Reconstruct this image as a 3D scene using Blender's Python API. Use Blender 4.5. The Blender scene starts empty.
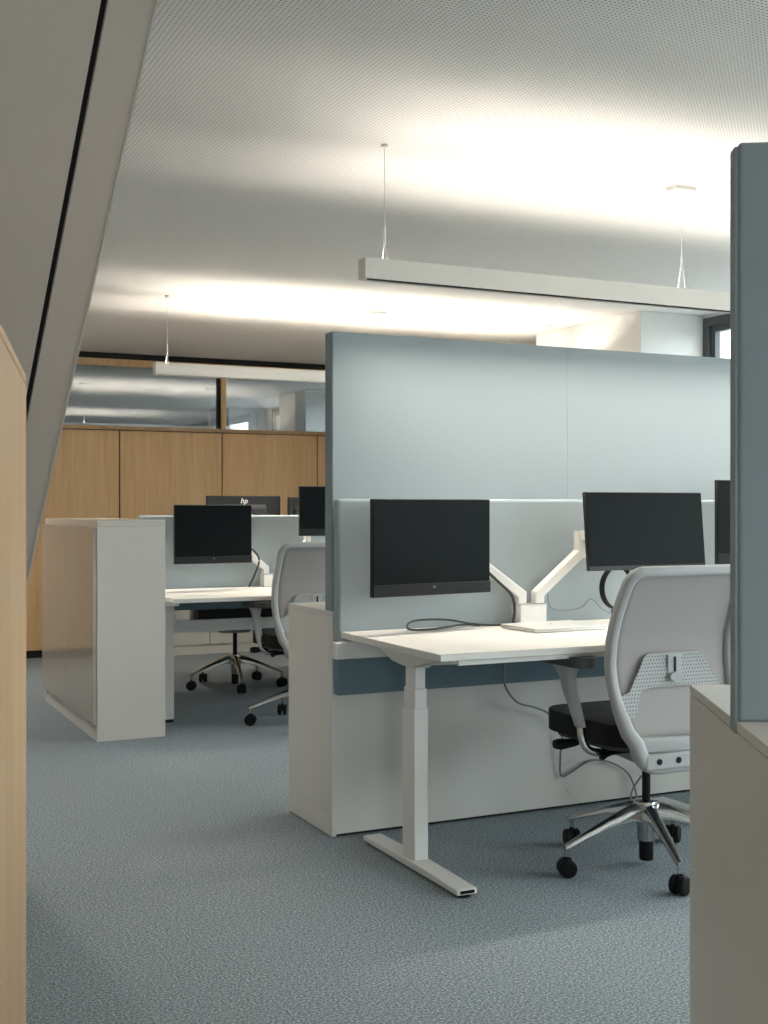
import bpy, bmesh, math, random
from mathutils import Vector, Matrix
random.seed(7)
C = bpy.context.scene
COL = C.collection
PI = math.pi

# ------------------------------------------------------------------ camera, world, exposure
H_EYE = 1.2
YAW = math.radians(25.67)
cam_d = bpy.data.cameras.new('camera')
cam = bpy.data.objects.new('camera', cam_d)
COL.objects.link(cam)
cam.location = (0, 0, H_EYE)
cam.rotation_euler = (PI / 2, 0, -YAW)
cam_d.sensor_fit = 'AUTO'
cam_d.sensor_width = 36.0
cam_d.lens = 36.0 * 1209.0 / 1024.0
cam_d.shift_y = -5.0 / 1024.0
cam_d.clip_start = 0.05
cam_d.clip_end = 200
C.camera = cam

C.view_settings.view_transform = 'Standard'
C.view_settings.look = 'None'
C.view_settings.exposure = 1.62
C.view_settings.gamma = 1.0
C.view_settings.use_curve_mapping = False

world = bpy.data.worlds.new('daylight')
C.world = world
world.use_nodes = True
bg = world.node_tree.nodes['Background']
bg.inputs[0].default_value = (0.92, 0.96, 1.0, 1)
SKY = 4.0
bg.inputs[1].default_value = SKY
wn = world.node_tree.nodes
wl = world.node_tree.links
w_tc = wn.new('ShaderNodeTexCoord')
w_sp = wn.new('ShaderNodeSeparateXYZ')
w_mr = wn.new('ShaderNodeMapRange')
w_mx = wn.new('ShaderNodeMix')
w_mx.data_type = 'RGBA'
wl.new(w_tc.outputs['Generated'], w_sp.inputs[0])
wl.new(w_sp.outputs[2], w_mr.inputs[0])
w_mr.inputs[1].default_value = -0.06
w_mr.inputs[2].default_value = 0.06
w_mx.inputs[6].default_value = (0.17, 0.185, 0.20, 1)     # street and houses below the skyline
w_mx.inputs[7].default_value = (0.90, 0.95, 1.0, 1)       # overcast sky
wl.new(w_mr.outputs[0], w_mx.inputs[0])
wl.new(w_mx.outputs[2], bg.inputs[0])

LAMP_UP = 13.0
LAMP_DOWN = 6.0
PASSAGE_FILL = 2.4  # strength of the lamps added over the passage
LAMP_COL = (1.0, 0.915, 0.80)


def portal(name, loc, rot, sx, sy):
    d = bpy.data.lights.new(name, 'AREA')
    d.shape = 'RECTANGLE'
    d.size = sx
    d.size_y = sy
    d.cycles.is_portal = True
    o = bpy.data.objects.new(name, d)
    COL.objects.link(o)
    o.location = loc
    o.rotation_euler = rot
    return o


CEIL = 2.46
XR = 5.35          # window wall
YB = 9.85          # oak partition
YF = -4.2          # wall behind the camera
XL = -1.7          # left wall

# window openings in the right wall (y0, y1), sill and head
WINS = [(4.82, 6.268), (3.12, 4.57), (1.52, 2.97), (-0.08, 1.37), (-1.68, -0.23), (-3.28, -1.83)]
SILL, HEAD = 0.75, 2.44
for (a, b) in WINS:
    portal('window_portal', (XR + 0.13, (a + b) / 2, (SILL + HEAD) / 2), (0, PI / 2, 0), HEAD - SILL, b - a)
WINS_FAR = [(10.4, 11.9), (12.9, 14.4)]
for (a, b) in WINS_FAR:
    portal('window_portal', (XR + 0.13, (a + b) / 2, (SILL + HEAD) / 2), (0, PI / 2, 0), HEAD - SILL, b - a)
# unseen window added behind the camera for ambient daylight
WINB = [(-1.3, 0.1)]
WINL = []
for (a, b) in WINL:
    portal('window_portal', (XL - 0.13, (a + b) / 2, (SILL + HEAD) / 2), (0, -PI / 2, 0), HEAD - SILL, b - a)
for (a, b) in WINB:
    portal('window_portal', ((a + b) / 2, YF - 0.13, (SILL + HEAD) / 2), (PI / 2, 0, 0), b - a, HEAD - SILL)


# ------------------------------------------------------------------ materials
def new_mat(name):
    m = bpy.data.materials.new(name)
    m.use_nodes = True
    nt = m.node_tree
    b = nt.nodes['Principled BSDF']
    return m, nt, b


def plain(name, col, rough=0.5, metal=0.0, spec=0.5, bump=0.0, bscale=400, var=0.0, vscale=6.0):
    m, nt, b = new_mat(name)
    b.inputs['Base Color'].default_value = (*col, 1)
    b.inputs['Roughness'].default_value = rough
    b.inputs['Metallic'].default_value = metal
    b.inputs['Specular IOR Level'].default_value = spec
    tc = nt.nodes.new('ShaderNodeTexCoord')
    if var > 0:
        n = nt.nodes.new('ShaderNodeTexNoise')
        n.inputs['Scale'].default_value = vscale
        n.inputs['Detail'].default_value = 4
        nt.links.new(tc.outputs['Object'], n.inputs['Vector'])
        r = nt.nodes.new('ShaderNodeMix')
        r.data_type = 'RGBA'
        r.inputs[6].default_value = (*[c * (1 - var) for c in col], 1)
        r.inputs[7].default_value = (*[min(1, c * (1 + var)) for c in col], 1)
        nt.links.new(n.outputs['Fac'], r.inputs[0])
        nt.links.new(r.outputs[2], b.inputs['Base Color'])
    if bump > 0:
        n = nt.nodes.new('ShaderNodeTexNoise')
        n.inputs['Scale'].default_value = bscale
        n.inputs['Detail'].default_value = 2
        nt.links.new(tc.outputs['Object'], n.inputs['Vector'])
        bp = nt.nodes.new('ShaderNodeBump')
        bp.inputs['Strength'].default_value = bump
        bp.inputs['Distance'].default_value = 0.001
        nt.links.new(n.outputs['Fac'], bp.inputs['Height'])
        nt.links.new(bp.outputs['Normal'], b.inputs['Normal'])
    return m


def math_node(nt, op, a=None, b=None, va=None, vb=None):
    n = nt.nodes.new('ShaderNodeMath')
    n.operation = op
    if a is not None:
        nt.links.new(a, n.inputs[0])
    elif va is not None:
        n.inputs[0].default_value = va
    if b is not None:
        nt.links.new(b, n.inputs[1])
    elif vb is not None:
        n.inputs[1].default_value = vb
    return n.outputs[0]


def dots(nt, axes, spacing, radius, stagger=False):
    """1 inside round holes on a grid of object coordinates"""
    tc = nt.nodes.new('ShaderNodeTexCoord')
    sp = nt.nodes.new('ShaderNodeSeparateXYZ')
    nt.links.new(tc.outputs['Object'], sp.inputs[0])
    sq = []
    for k, ax in enumerate(axes):
        s = math_node(nt, 'MULTIPLY', sp.outputs[ax], vb=1.0 / spacing)
        if stagger and k == 0:
            row = math_node(nt, 'FLOOR', math_node(nt, 'MULTIPLY', sp.outputs[axes[1]], vb=1.0 / spacing))
            half = math_node(nt, 'MULTIPLY', row, vb=0.5)
            s = math_node(nt, 'ADD', s, half)
        f = math_node(nt, 'FRACT', s)
        d = math_node(nt, 'SUBTRACT', f, vb=0.5)
        sq.append(math_node(nt, 'MULTIPLY', d, d))
    r2 = math_node(nt, 'ADD', sq[0], sq[1])
    return math_node(nt, 'LESS_THAN', r2, vb=(radius / spacing) ** 2)


def perforated(name, col, hole, axes, spacing, radius, rough=0.6, stagger=False):
    m, nt, b = new_mat(name)
    f = dots(nt, axes, spacing, radius, stagger)
    mx = nt.nodes.new('ShaderNodeMix')
    mx.data_type = 'RGBA'
    mx.inputs[6].default_value = (*col, 1)
    mx.inputs[7].default_value = (*hole, 1)
    nt.links.new(f, mx.inputs[0])
    nt.links.new(mx.outputs[2], b.inputs['Base Color'])
    b.inputs['Roughness'].default_value = rough
    b.inputs['Specular IOR Level'].default_value = 0.2
    return m


def oak(name, c1, c2, rough=0.45):
    m, nt, b = new_mat(name)
    tc = nt.nodes.new('ShaderNodeTexCoord')
    mp = nt.nodes.new('ShaderNodeMapping')
    mp.inputs['Scale'].default_value = (14, 14, 0.7)
    nt.links.new(tc.outputs['Object'], mp.inputs['Vector'])
    n = nt.nodes.new('ShaderNodeTexNoise')
    n.inputs['Scale'].default_value = 3.0
    n.inputs['Detail'].default_value = 7
    n.inputs['Roughness'].default_value = 0.65
    n.inputs['Distortion'].default_value = 0.25
    nt.links.new(mp.outputs['Vector'], n.inputs['Vector'])
    mp2 = nt.nodes.new('ShaderNodeMapping')
    mp2.inputs['Scale'].default_value = (3.2, 3.2, 0.15)
    nt.links.new(tc.outputs['Object'], mp2.inputs['Vector'])
    n2 = nt.nodes.new('ShaderNodeTexNoise')
    n2.inputs['Scale'].default_value = 1.6
    n2.inputs['Detail'].default_value = 3
    nt.links.new(mp2.outputs['Vector'], n2.inputs['Vector'])
    a = math_node(nt, 'MULTIPLY', n.outputs['Fac'], vb=0.6)
    a2 = math_node(nt, 'MULTIPLY', n2.outputs['Fac'], vb=0.4)
    s = math_node(nt, 'ADD', a, a2)
    cr = nt.nodes.new('ShaderNodeValToRGB')
    cr.color_ramp.elements[0].position = 0.34
    cr.color_ramp.elements[0].color = (*c1, 1)
    cr.color_ramp.elements[1].position = 0.66
    cr.color_ramp.elements[1].color = (*c2, 1)
    nt.links.new(s, cr.inputs[0])
    nt.links.new(cr.outputs[0], b.inputs['Base Color'])
    b.inputs['Roughness'].default_value = rough
    b.inputs['Specular IOR Level'].default_value = 0.3
    return m


def fabric(name, col, var=0.08, scale=900):
    m, nt, b = new_mat(name)
    tc = nt.nodes.new('ShaderNodeTexCoord')
    n = nt.nodes.new('ShaderNodeTexNoise')
    n.inputs['Scale'].default_value = scale
    n.inputs['Detail'].default_value = 2
    nt.links.new(tc.outputs['Object'], n.inputs['Vector'])
    r = nt.nodes.new('ShaderNodeMix')
    r.data_type = 'RGBA'
    r.inputs[6].default_value = (*[c * (1 - var) for c in col], 1)
    r.inputs[7].default_value = (*[c * (1 + var) for c in col], 1)
    nt.links.new(n.outputs['Fac'], r.inputs[0])
    nt.links.new(r.outputs[2], b.inputs['Base Color'])
    b.inputs['Roughness'].default_value = 0.9
    b.inputs['Specular IOR Level'].default_value = 0.15
    b.inputs['Sheen Weight'].default_value = 0.15
    bp = nt.nodes.new('ShaderNodeBump')
    bp.inputs['Strength'].default_value = 0.15
    bp.inputs['Distance'].default_value = 0.001
    nt.links.new(n.outputs['Fac'], bp.inputs['Height'])
    nt.links.new(bp.outputs['Normal'], b.inputs['Normal'])
    return m


def carpet(name):
    m, nt, b = new_mat(name)
    tc = nt.nodes.new('ShaderNodeTexCoord')
    n = nt.nodes.new('ShaderNodeTexNoise')
    n.inputs['Scale'].default_value = 150
    n.inputs['Detail'].default_value = 3
    n.inputs['Roughness'].default_value = 0.85
    nt.links.new(tc.outputs['Object'], n.inputs['Vector'])
    cr = nt.nodes.new('ShaderNodeValToRGB')
    e = cr.color_ramp.elements
    e[0].position = 0.34
    e[0].color = (0.070, 0.092, 0.110, 1)
    e[1].position = 0.66
    e[1].color = (0.66, 0.67, 0.65, 1)
    k = cr.color_ramp.elements.new(0.5)
    k.color = (0.245, 0.295, 0.33, 1)
    nt.links.new(n.outputs['Fac'], cr.inputs[0])
    # tile seams every metre
    sp = nt.nodes.new('ShaderNodeSeparateXYZ')
    nt.links.new(tc.outputs['Object'], sp.inputs[0])
    fs = []
    for ax in (0, 1):
        f = math_node(nt, 'FRACT', math_node(nt, 'ADD', sp.outputs[ax], vb=0.25))
        fs.append(math_node(nt, 'LESS_THAN', f, vb=0.005))
    seam = math_node(nt, 'MULTIPLY', math_node(nt, 'MAXIMUM', fs[0], fs[1]), vb=0.14)
    mx = nt.nodes.new('ShaderNodeMix')
    mx.data_type = 'RGBA'
    nt.links.new(seam, mx.inputs[0])
    nt.links.new(cr.outputs[0], mx.inputs[6])
    mx.inputs[7].default_value = (0.4, 0.45, 0.48, 1)
    nt.links.new(mx.outputs[2], b.inputs['Base Color'])
    b.inputs['Roughness'].default_value = 0.95
    b.inputs['Specular IOR Level'].default_value = 0.1
    bp = nt.nodes.new('ShaderNodeBump')
    bp.inputs['Strength'].default_value = 0.3
    bp.inputs['Distance'].default_value = 0.002
    nt.links.new(n.outputs['Fac'], bp.inputs['Height'])
    nt.links.new(bp.outputs['Normal'], b.inputs['Normal'])
    return m


def emit(name, col, s):
    m = bpy.data.materials.new(name)
    m.use_nodes = True
    nt = m.node_tree
    nt.nodes.clear()
    e = nt.nodes.new('ShaderNodeEmission')
    e.inputs[0].default_value = (*col, 1)
    e.inputs[1].default_value = s
    o = nt.nodes.new('ShaderNodeOutputMaterial')
    nt.links.new(e.outputs[0], o.inputs[0])
    return m


def pane_glass(name, refl=0.10, tint=(0.93, 0.96, 0.95)):
    m = bpy.data.materials.new(name)
    m.use_nodes = True
    nt = m.node_tree
    nt.nodes.clear()
    t = nt.nodes.new('ShaderNodeBsdfTransparent')
    g = nt.nodes.new('ShaderNodeBsdfGlossy')
    g.inputs['Roughness'].default_value = 0.0
    t.inputs[0].default_value = (*tint, 1)
    mx = nt.nodes.new('ShaderNodeMixShader')
    mx.inputs[0].default_value = refl
    o = nt.nodes.new('ShaderNodeOutputMaterial')
    nt.links.new(t.outputs[0], mx.inputs[1])
    nt.links.new(g.outputs[0], mx.inputs[2])
    nt.links.new(mx.outputs[0], o.inputs[0])
    return m


M = {}
M['ceiling'] = perforated('perforated ceiling plaster', (0.84, 0.82, 0.785), (0.34, 0.33, 0.305), (0, 1), 0.0140, 0.0030, 0.9)
M['carpet'] = carpet('blue grey carpet')
M['wall'] = plain('white plaster', (0.76, 0.75, 0.72), 0.85, spec=0.2, bump=0.05, bscale=120)
M['slope'] = plain('warm grey plasterboard', (0.76, 0.665, 0.575), 0.8, spec=0.2, var=0.02)
M['slope_edge'] = plain('white corner bead', (0.74, 0.72, 0.68), 0.6)
M['oak'] = oak('oak veneer', (0.72, 0.44, 0.215), (0.87, 0.61, 0.345))
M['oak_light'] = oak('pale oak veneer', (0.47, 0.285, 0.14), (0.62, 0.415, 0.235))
M['shadow_gap'] = plain('black shadow gap', (0.02, 0.02, 0.02), 0.9)
M['white_lam'] = plain('white laminate', (0.70, 0.68, 0.635), 0.42, spec=0.4, var=0.015)
M['gloss_oak_tint'] = plain('glossy laminate tinted by oak reflection', (0.47, 0.415, 0.355), 0.13, spec=1.0, var=0.01)  # white doors; brown reflection of the oak wall mixed into the base colour
M['gloss_white'] = plain('satin white laminate', (0.70, 0.68, 0.635), 0.16, spec=0.9, var=0.01)
M['desk_white'] = plain('warm white desktop', (0.74, 0.715, 0.67), 0.5, spec=0.35, var=0.01)
M['desk_metal'] = plain('white powder coated steel', (0.76, 0.745, 0.71), 0.45, spec=0.4)
M['fabric'] = fabric('blue grey felt', (0.32, 0.372, 0.39))
M['fabric_edge'] = fabric('blue grey felt edge band', (0.235, 0.295, 0.305))
M['fabric_dark'] = fabric('slate blue felt', (0.150, 0.215, 0.255))
M['black'] = plain('black plastic', (0.008, 0.0085, 0.009), 0.5, spec=0.2)
M['screen'] = plain('dark display glass', (0.007, 0.0095, 0.010), 0.35, spec=0.05)
M['bezel'] = plain('dark grey display casing', (0.016, 0.017, 0.018), 0.45, spec=0.3)
M['bar'] = fabric('charcoal speaker cloth', (0.022, 0.024, 0.025))
M['seat'] = fabric('black seat fabric', (0.016, 0.017, 0.016))
M['pad'] = plain('charcoal armrest rubber', (0.055, 0.058, 0.056), 0.6)
M['chair_grey'] = plain('soft light grey plastic', (0.44, 0.445, 0.44), 0.5, spec=0.4)
M['chair_grey2'] = plain('mid grey plastic', (0.32, 0.325, 0.32), 0.5, spec=0.4)
M['mesh'] = plain('pinkish grey mesh knit', (0.40, 0.375, 0.362), 0.85, spec=0.2, bump=0.3, bscale=900)
M['perf'] = perforated('perforated grey plastic', (0.44, 0.445, 0.44), (0.15, 0.15, 0.15), (0, 2), 0.0115, 0.0026, 0.5, True)
M['chrome'] = plain('polished aluminium', (0.55, 0.55, 0.54), 0.17, metal=1.0)
M['lamp_white'] = plain('white lamp aluminium', (0.74, 0.72, 0.67), 0.5)
M['lamp_black'] = plain('black louvre', (0.08, 0.072, 0.062), 0.5)
M['diffuser'] = emit('glowing lamp diffuser', LAMP_COL, 3.0)
M['wire'] = plain('steel wire', (0.62, 0.61, 0.58), 0.4, metal=0.3)
M['frame_dark'] = plain('anthracite window frame', (0.075, 0.085, 0.09), 0.5)
M['glass'] = pane_glass('partition glass', 0.13, (0.74, 0.77, 0.79))
M['win_glass'] = pane_glass('window glass', 0.06)
M['curtain'] = fabric('pale curtain cloth', (0.62, 0.62, 0.60))
M['cable'] = plain('dark cable sheath', (0.035, 0.036, 0.036), 0.5)
M['cable_grey'] = plain('grey cable sheath', (0.20, 0.21, 0.215), 0.5)
M['laptop'] = plain('silver aluminium', (0.72, 0.71, 0.68), 0.35, metal=0.35)
M['logo'] = plain('white logo print', (0.85, 0.85, 0.83), 0.4)
M['logo_grey'] = plain('grey logo print', (0.18, 0.19, 0.19), 0.3)


# ------------------------------------------------------------------ mesh helpers
def bx(bm, x0, x1, y0, y1, z0, z1):
    vs = [bm.verts.new(p) for p in ((x0, y0, z0), (x1, y0, z0), (x1, y1, z0), (x0, y1, z0),
                                    (x0, y0, z1), (x1, y0, z1), (x1, y1, z1), (x0, y1, z1))]
    for f in ((0, 3, 2, 1), (4, 5, 6, 7), (0, 1, 5, 4), (1, 2, 6, 5), (2, 3, 7, 6), (3, 0, 4, 7)):
        bm.faces.new([vs[i] for i in f])
    return vs


def loft(bm, rings, closed=False, caps=True):
    vr = [[bm.verts.new(p) for p in r] for r in rings]
    n = len(vr[0])
    m = len(vr)
    for i in range(m if closed else m - 1):
        a, b = vr[i], vr[(i + 1) % m]
        for k in range(n):
            bm.faces.new((a[k], a[(k + 1) % n], b[(k + 1) % n], b[k]))
    if caps and not closed:
        bm.faces.new(list(reversed(vr[0])))
        bm.faces.new(vr[-1])
    return vr


def frame_of(t, up):
    t = t.normalized()
    u = up - t * up.dot(t)
    if u.length < 1e-4:
        u = Vector((1, 0, 0)) - t * t.x
        if u.length < 1e-4:
            u = Vector((0, 1, 0))
    u.normalize()
    return u, t.cross(u)


def sweep(bm, pts, prof, closed=False, up=Vector((0, 0, 1)), scales=None):
    pts = [Vector(p) for p in pts]
    n = len(pts)
    rings = []
    for i, p in enumerate(pts):
        if closed:
            t = pts[(i + 1) % n] - pts[i - 1]
        else:
            t = pts[min(i + 1, n - 1)] - pts[max(i - 1, 0)]
        u, w = frame_of(t, up)
        s = scales[i] if scales else 1.0
        rings.append([p + w * (a * s) + u * (b * s) for a, b in prof])
    loft(bm, rings, closed)


def circ(r, n=8):
    return [(r * math.cos(2 * PI * k / n), r * math.sin(2 * PI * k / n)) for k in range(n)]


def rrect(w, h, r, n=3):
    out = []
    for cx, cy, a0 in ((w / 2 - r, h / 2 - r, 0), (-w / 2 + r, h / 2 - r, PI / 2), (-w / 2 + r, -h / 2 + r, PI), (w / 2 - r, -h / 2 + r, 1.5 * PI)):
        for k in range(n + 1):
            a = a0 + PI / 2 * k / n
            out.append((cx + r * math.cos(a), cy + r * math.sin(a)))
    return out


def tube(bm, pts, r, n=8):
    sweep(bm, pts, circ(r, n))


def smooth_path(ctrl, per=8):
    p = [Vector(c) for c in ctrl]
    out = []
    for i in range(len(p) - 1):
        p0, p1, p2, p3 = p[max(i - 1, 0)], p[i], p[i + 1], p[min(i + 2, len(p) - 1)]
        for k in range(per):
            t = k / per
            out.append(0.5 * ((2 * p1) + (p2 - p0) * t + (2 * p0 - 5 * p1 + 4 * p2 - p3) * t * t + (3 * p1 - p0 - 3 * p2 + p3) * t ** 3))
    out.append(p[-1])
    return out


def lathe(bm, prof, n=20, cx=0, cy=0):
    rings = [[(cx + r * math.cos(2 * PI * k / n), cy + r * math.sin(2 * PI * k / n), z) for k in range(n)] for r, z in prof]
    loft(bm, rings)


def prism(bm, outline, z0, z1):
    a = [bm.verts.new((x, y, z0)) for x, y in outline]
    b = [bm.verts.new((x, y, z1)) for x, y in outline]
    n = len(a)
    bm.faces.new(list(reversed(a)))
    bm.faces.new(b)
    for k in range(n):
        bm.faces.new((a[k], a[(k + 1) % n], b[(k + 1) % n], b[k]))


def prism_x(bm, yz, x0, x1):
    a = [bm.verts.new((x0, y, z)) for y, z in yz]
    b = [bm.verts.new((x1, y, z)) for y, z in yz]
    n = len(a)
    f1 = bm.faces.new(a)
    f2 = bm.faces.new(list(reversed(b)))
    for k in range(n):
        bm.faces.new((a[k], b[k], b[(k + 1) % n], a[(k + 1) % n]))


def obj(name, bm, m, parent=None, bevel=0.0, seg=2, sharp=38):
    bmesh.ops.triangulate(bm, faces=[f for f in bm.faces if len(f.verts) > 4])
    bmesh.ops.recalc_face_normals(bm, faces=bm.faces[:])
    me = bpy.data.meshes.new(name)
    bm.to_mesh(me)
    bm.free()
    for p in me.polygons:
        p.use_smooth = True
    me.set_sharp_from_angle(angle=math.radians(sharp))
    me.materials.append(m)
    o = bpy.data.objects.new(name, me)
    COL.objects.link(o)
    if parent:
        o.parent = parent
    if bevel > 0:
        md = o.modifiers.new('bevel', 'BEVEL')
        md.width = bevel
        md.segments = seg
        md.limit_method = 'ANGLE'
        md.angle_limit = math.radians(35)
        md.harden_normals = False
    return o


def NB():
    return bmesh.new()


def box(name, x0, x1, y0, y1, z0, z1, m, parent=None, bevel=0.0, seg=2):
    b = NB()
    bx(b, x0, x1, y0, y1, z0, z1)
    return obj(name, b, m, parent, bevel, seg)


def tag(o, label, cat, group=None):
    o['label'] = label
    o['category'] = cat
    if group:
        o['group'] = group
    return o


def thing(name, label, cat, loc=(0, 0, 0), rotz=0.0, group=None):
    o = bpy.data.objects.new(name, None)
    o.empty_display_size = 0.1
    COL.objects.link(o)
    o.location = loc
    o.rotation_euler = (0, 0, rotz)
    return tag(o, label, cat, group)


def struct(o):
    o['kind'] = 'structure'
    return o


def children(o):
    return [c for c in bpy.data.objects if c.parent == o]


def copy_tree(o, parent=None):
    c = o.copy()
    COL.objects.link(c)
    c.parent = parent
    for ch in children(o):
        copy_tree(ch, c)
    return c


# ------------------------------------------------------------------ the room
struct(box('floor', XL - 0.3, XR + 0.3, YF - 0.2, 20.2, -0.1, 0.0, M['carpet']))
struct(box('ceiling', XL - 0.3, XR + 0.3, YF - 0.2, 20.2, CEIL, CEIL + 0.1, M['ceiling']))
struct(box('wall_back', XL, XR, 20, 20.1, 0, CEIL, M['wall']))


def wall_with_windows(name, spans, lo, hi, axis, plane, thick):
    """solid wall with rectangular openings; axis 'y' runs along y at x=plane"""
    b = NB()
    spans = sorted(spans)

    def put(a, c, z0, z1):
        if c - a < 1e-4:
            return
        if axis == 'y':
            bx(b, plane, plane + thick, a, c, z0, z1)
        else:
            bx(b, a, c, plane - thick, plane, z0, z1)
    cur = lo
    for (a, c) in spans:
        put(cur, a, 0, CEIL)
        put(a, c, 0, SILL)
        put(a, c, HEAD, CEIL)
        cur = c
    put(cur, hi, 0, CEIL)
    return struct(obj(name, b, M['wall']))


wall_with_windows('wall_right', WINS + WINS_FAR, YF, 20, 'y', XR, 0.22)
wall_with_windows('wall_left', WINL, YF, 20, 'y', XL - 0.22, 0.22)
wall_with_windows('wall_front', WINB, XL, XR, 'x', YF, 0.22)


def window(i, a, c, axis):
    root = bpy.data.objects.new('window_%d' % i, None)
    COL.objects.link(root)
    struct(root)
    fw, fd = 0.055, 0.07
    b = NB()
    mid = (a + c) / 2
    bars = [(a, a + fw, SILL, HEAD), (c - fw, c, SILL, HEAD), (a + fw, c - fw, SILL, SILL + fw), (a + fw, c - fw, HEAD - fw, HEAD)]
    for (p, q, z0, z1) in bars:
        if axis == 'y':
            bx(b, XR - 0.006, XR - 0.006 + fd, p, q, z0, z1)
        elif axis == 'l':
            bx(b, XL - 0.02 - fd, XL - 0.02, p, q, z0, z1)
        else:
            bx(b, p, q, YF - 0.02 - fd, YF - 0.02, z0, z1)
    obj('window_frame', b, M['frame_dark'], root)
    b = NB()
    fw2 = 0.04
    a2, c2, s2, h2 = a + fw, c - fw, SILL + fw, HEAD - fw
    for (p, q, z0, z1) in [(a2, a2 + fw2, s2, h2), (c2 - fw2, c2, s2, h2), (a2 + fw2, c2 - fw2, s2, s2 + fw2), (a2 + fw2, c2 - fw2, h2 - fw2, h2)]:
        if axis == 'y':
            bx(b, XR + 0.015, XR + 0.055, p, q, z0, z1)
        elif axis == 'l':
            bx(b, XL - 0.085, XL - 0.045, p, q, z0, z1)
        else:
            bx(b, p, q, YF - 0.085, YF - 0.045, z0, z1)
    obj('sash', b, M['frame_dark'], root)
    if axis == 'y':
        box('pane', XR + 0.03, XR + 0.038, a2 + fw2, c2 - fw2, s2 + fw2, h2 - fw2, M['win_glass'], root)
    elif axis == 'l':
        box('pane', XL - 0.068, XL - 0.06, a2 + fw2, c2 - fw2, s2 + fw2, h2 - fw2, M['win_glass'], root)
    else:
        box('pane', a2 + fw2, c2 - fw2, YF - 0.068, YF - 0.06, s2 + fw2, h2 - fw2, M['win_glass'], root)


wi = 1
for (a, c) in WINS + WINS_FAR:
    window(wi, a, c, 'y')
    wi += 1
for (a, c) in WINB:
    window(wi, a, c, 'x')
    wi += 1
for (a, c) in WINL:
    window(wi, a, c, 'l')
    wi += 1

# pier projecting from the window wall
struct(box('wall_pier', 4.84, XR, 6.27, 7.5, 0, CEIL, M['wall'], bevel=0.004))
struct(box('wall_pier_far', 4.84, XR, 12.0, 12.8, 0, CEIL, M['wall'], bevel=0.004))
struct(box('wall_pier_far', 4.84, XR, 14.6, 15.4, 0, CEIL, M['wall'], bevel=0.004))

# oak partition with clerestory glazing
PX0 = 1.50 - 0.88 * 3
ptn = bpy.data.objects.new('wall_oak_partition', None)
COL.objects.link(ptn)
struct(ptn)
JOINTS = [XL, -1.185, -0.305, 0.575, 1.455, 2.335, 3.210, 4.085, 4.965, XR]
for a, c in zip(JOINTS[:-1], JOINTS[1:]):
    box('wood_panel', a + 0.005, c - 0.005, YB, YB + 0.04, 0.06, 1.825, M['oak'], ptn, 0.002)
box('backing', XL, XR, YB + 0.012, YB + 0.10, 0.0, 1.83, M['shadow_gap'], ptn)
box('sill_rail', XL, XR, YB - 0.01, YB + 0.12, 1.832, 1.862, M['oak_light'], ptn, 0.002)
box('head_rail', XL, XR, YB + 0.0, YB + 0.12, 2.355, 2.410, M['oak'], ptn, 0.002)
box('head_shadow_gap', XL, XR, YB + 0.02, YB + 0.10, 2.41, CEIL, M['shadow_gap'], ptn)
for x in (-1.185, 0.575, 3.225, 4.965):
    box('mullion', x - 0.022, x + 0.022, YB + 0.0, YB + 0.12, 1.862, 2.355, M['oak'], ptn, 0.002)
    box('mullion_shadow_gap', x - 0.040, x - 0.0225, YB + 0.02, YB + 0.09, 1.862, 2.355, M['shadow_gap'], ptn)
b0 = [XL, -1.185, 0.575, 3.225, 4.965, XR]
for a, c in zip(b0[:-1], b0[1:]):
    box('pane', a + 0.023, c - 0.046, YB + 0.055, YB + 0.063, 1.862, 2.355, M['glass'], ptn)

# sloping roof plane at the left, with its edge board and black shadow gap
SL = 0.799


def slope_z(y):
    return 2.055 - SL * (y - 2.0)


Y0 = 2.0 - (CEIL - 2.055) / SL - 0.0
Y1 = 2.0 + 2.055 / SL


def slab(name, x0, x1, m, off0, off1):
    b = NB()
    pts = []
    nx, nz = SL / math.hypot(1, SL), 1 / math.hypot(1, SL)
    ya = 2.0 - (CEIL - 2.055) / SL
    yb = Y1
    o0 = (off0 / nz)
    o1 = (off1 / nz)
    pts = [(2.0 - (CEIL - 0.0 - 2.055 - o0) / SL, CEIL - 0.0), (2.0 + (2.055 + o0) / SL, 0.0),
           (2.0 + (2.055 + o1) / SL, 0.0), (2.0 - (CEIL - 2.055 - o1) / SL, CEIL)]
    prism_x(b, pts, x0, x1)
    return struct(obj(name, b, m))


slab('wall_sloping_roof', XL, 0.447, M['slope'], 0.0, 0.2)
slab('trim_shadow_gap', 0.447, 0.459, M['shadow_gap'], 0.012, 0.2)
slab('trim_edge_board', 0.459, 0.536, M['slope'], 0.0, 0.2)
slab('trim_corner_bead', 0.536, 0.540, M['slope_edge'], -0.002, 0.2)

# ------------------------------------------------------------------ pendant lamps


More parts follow.
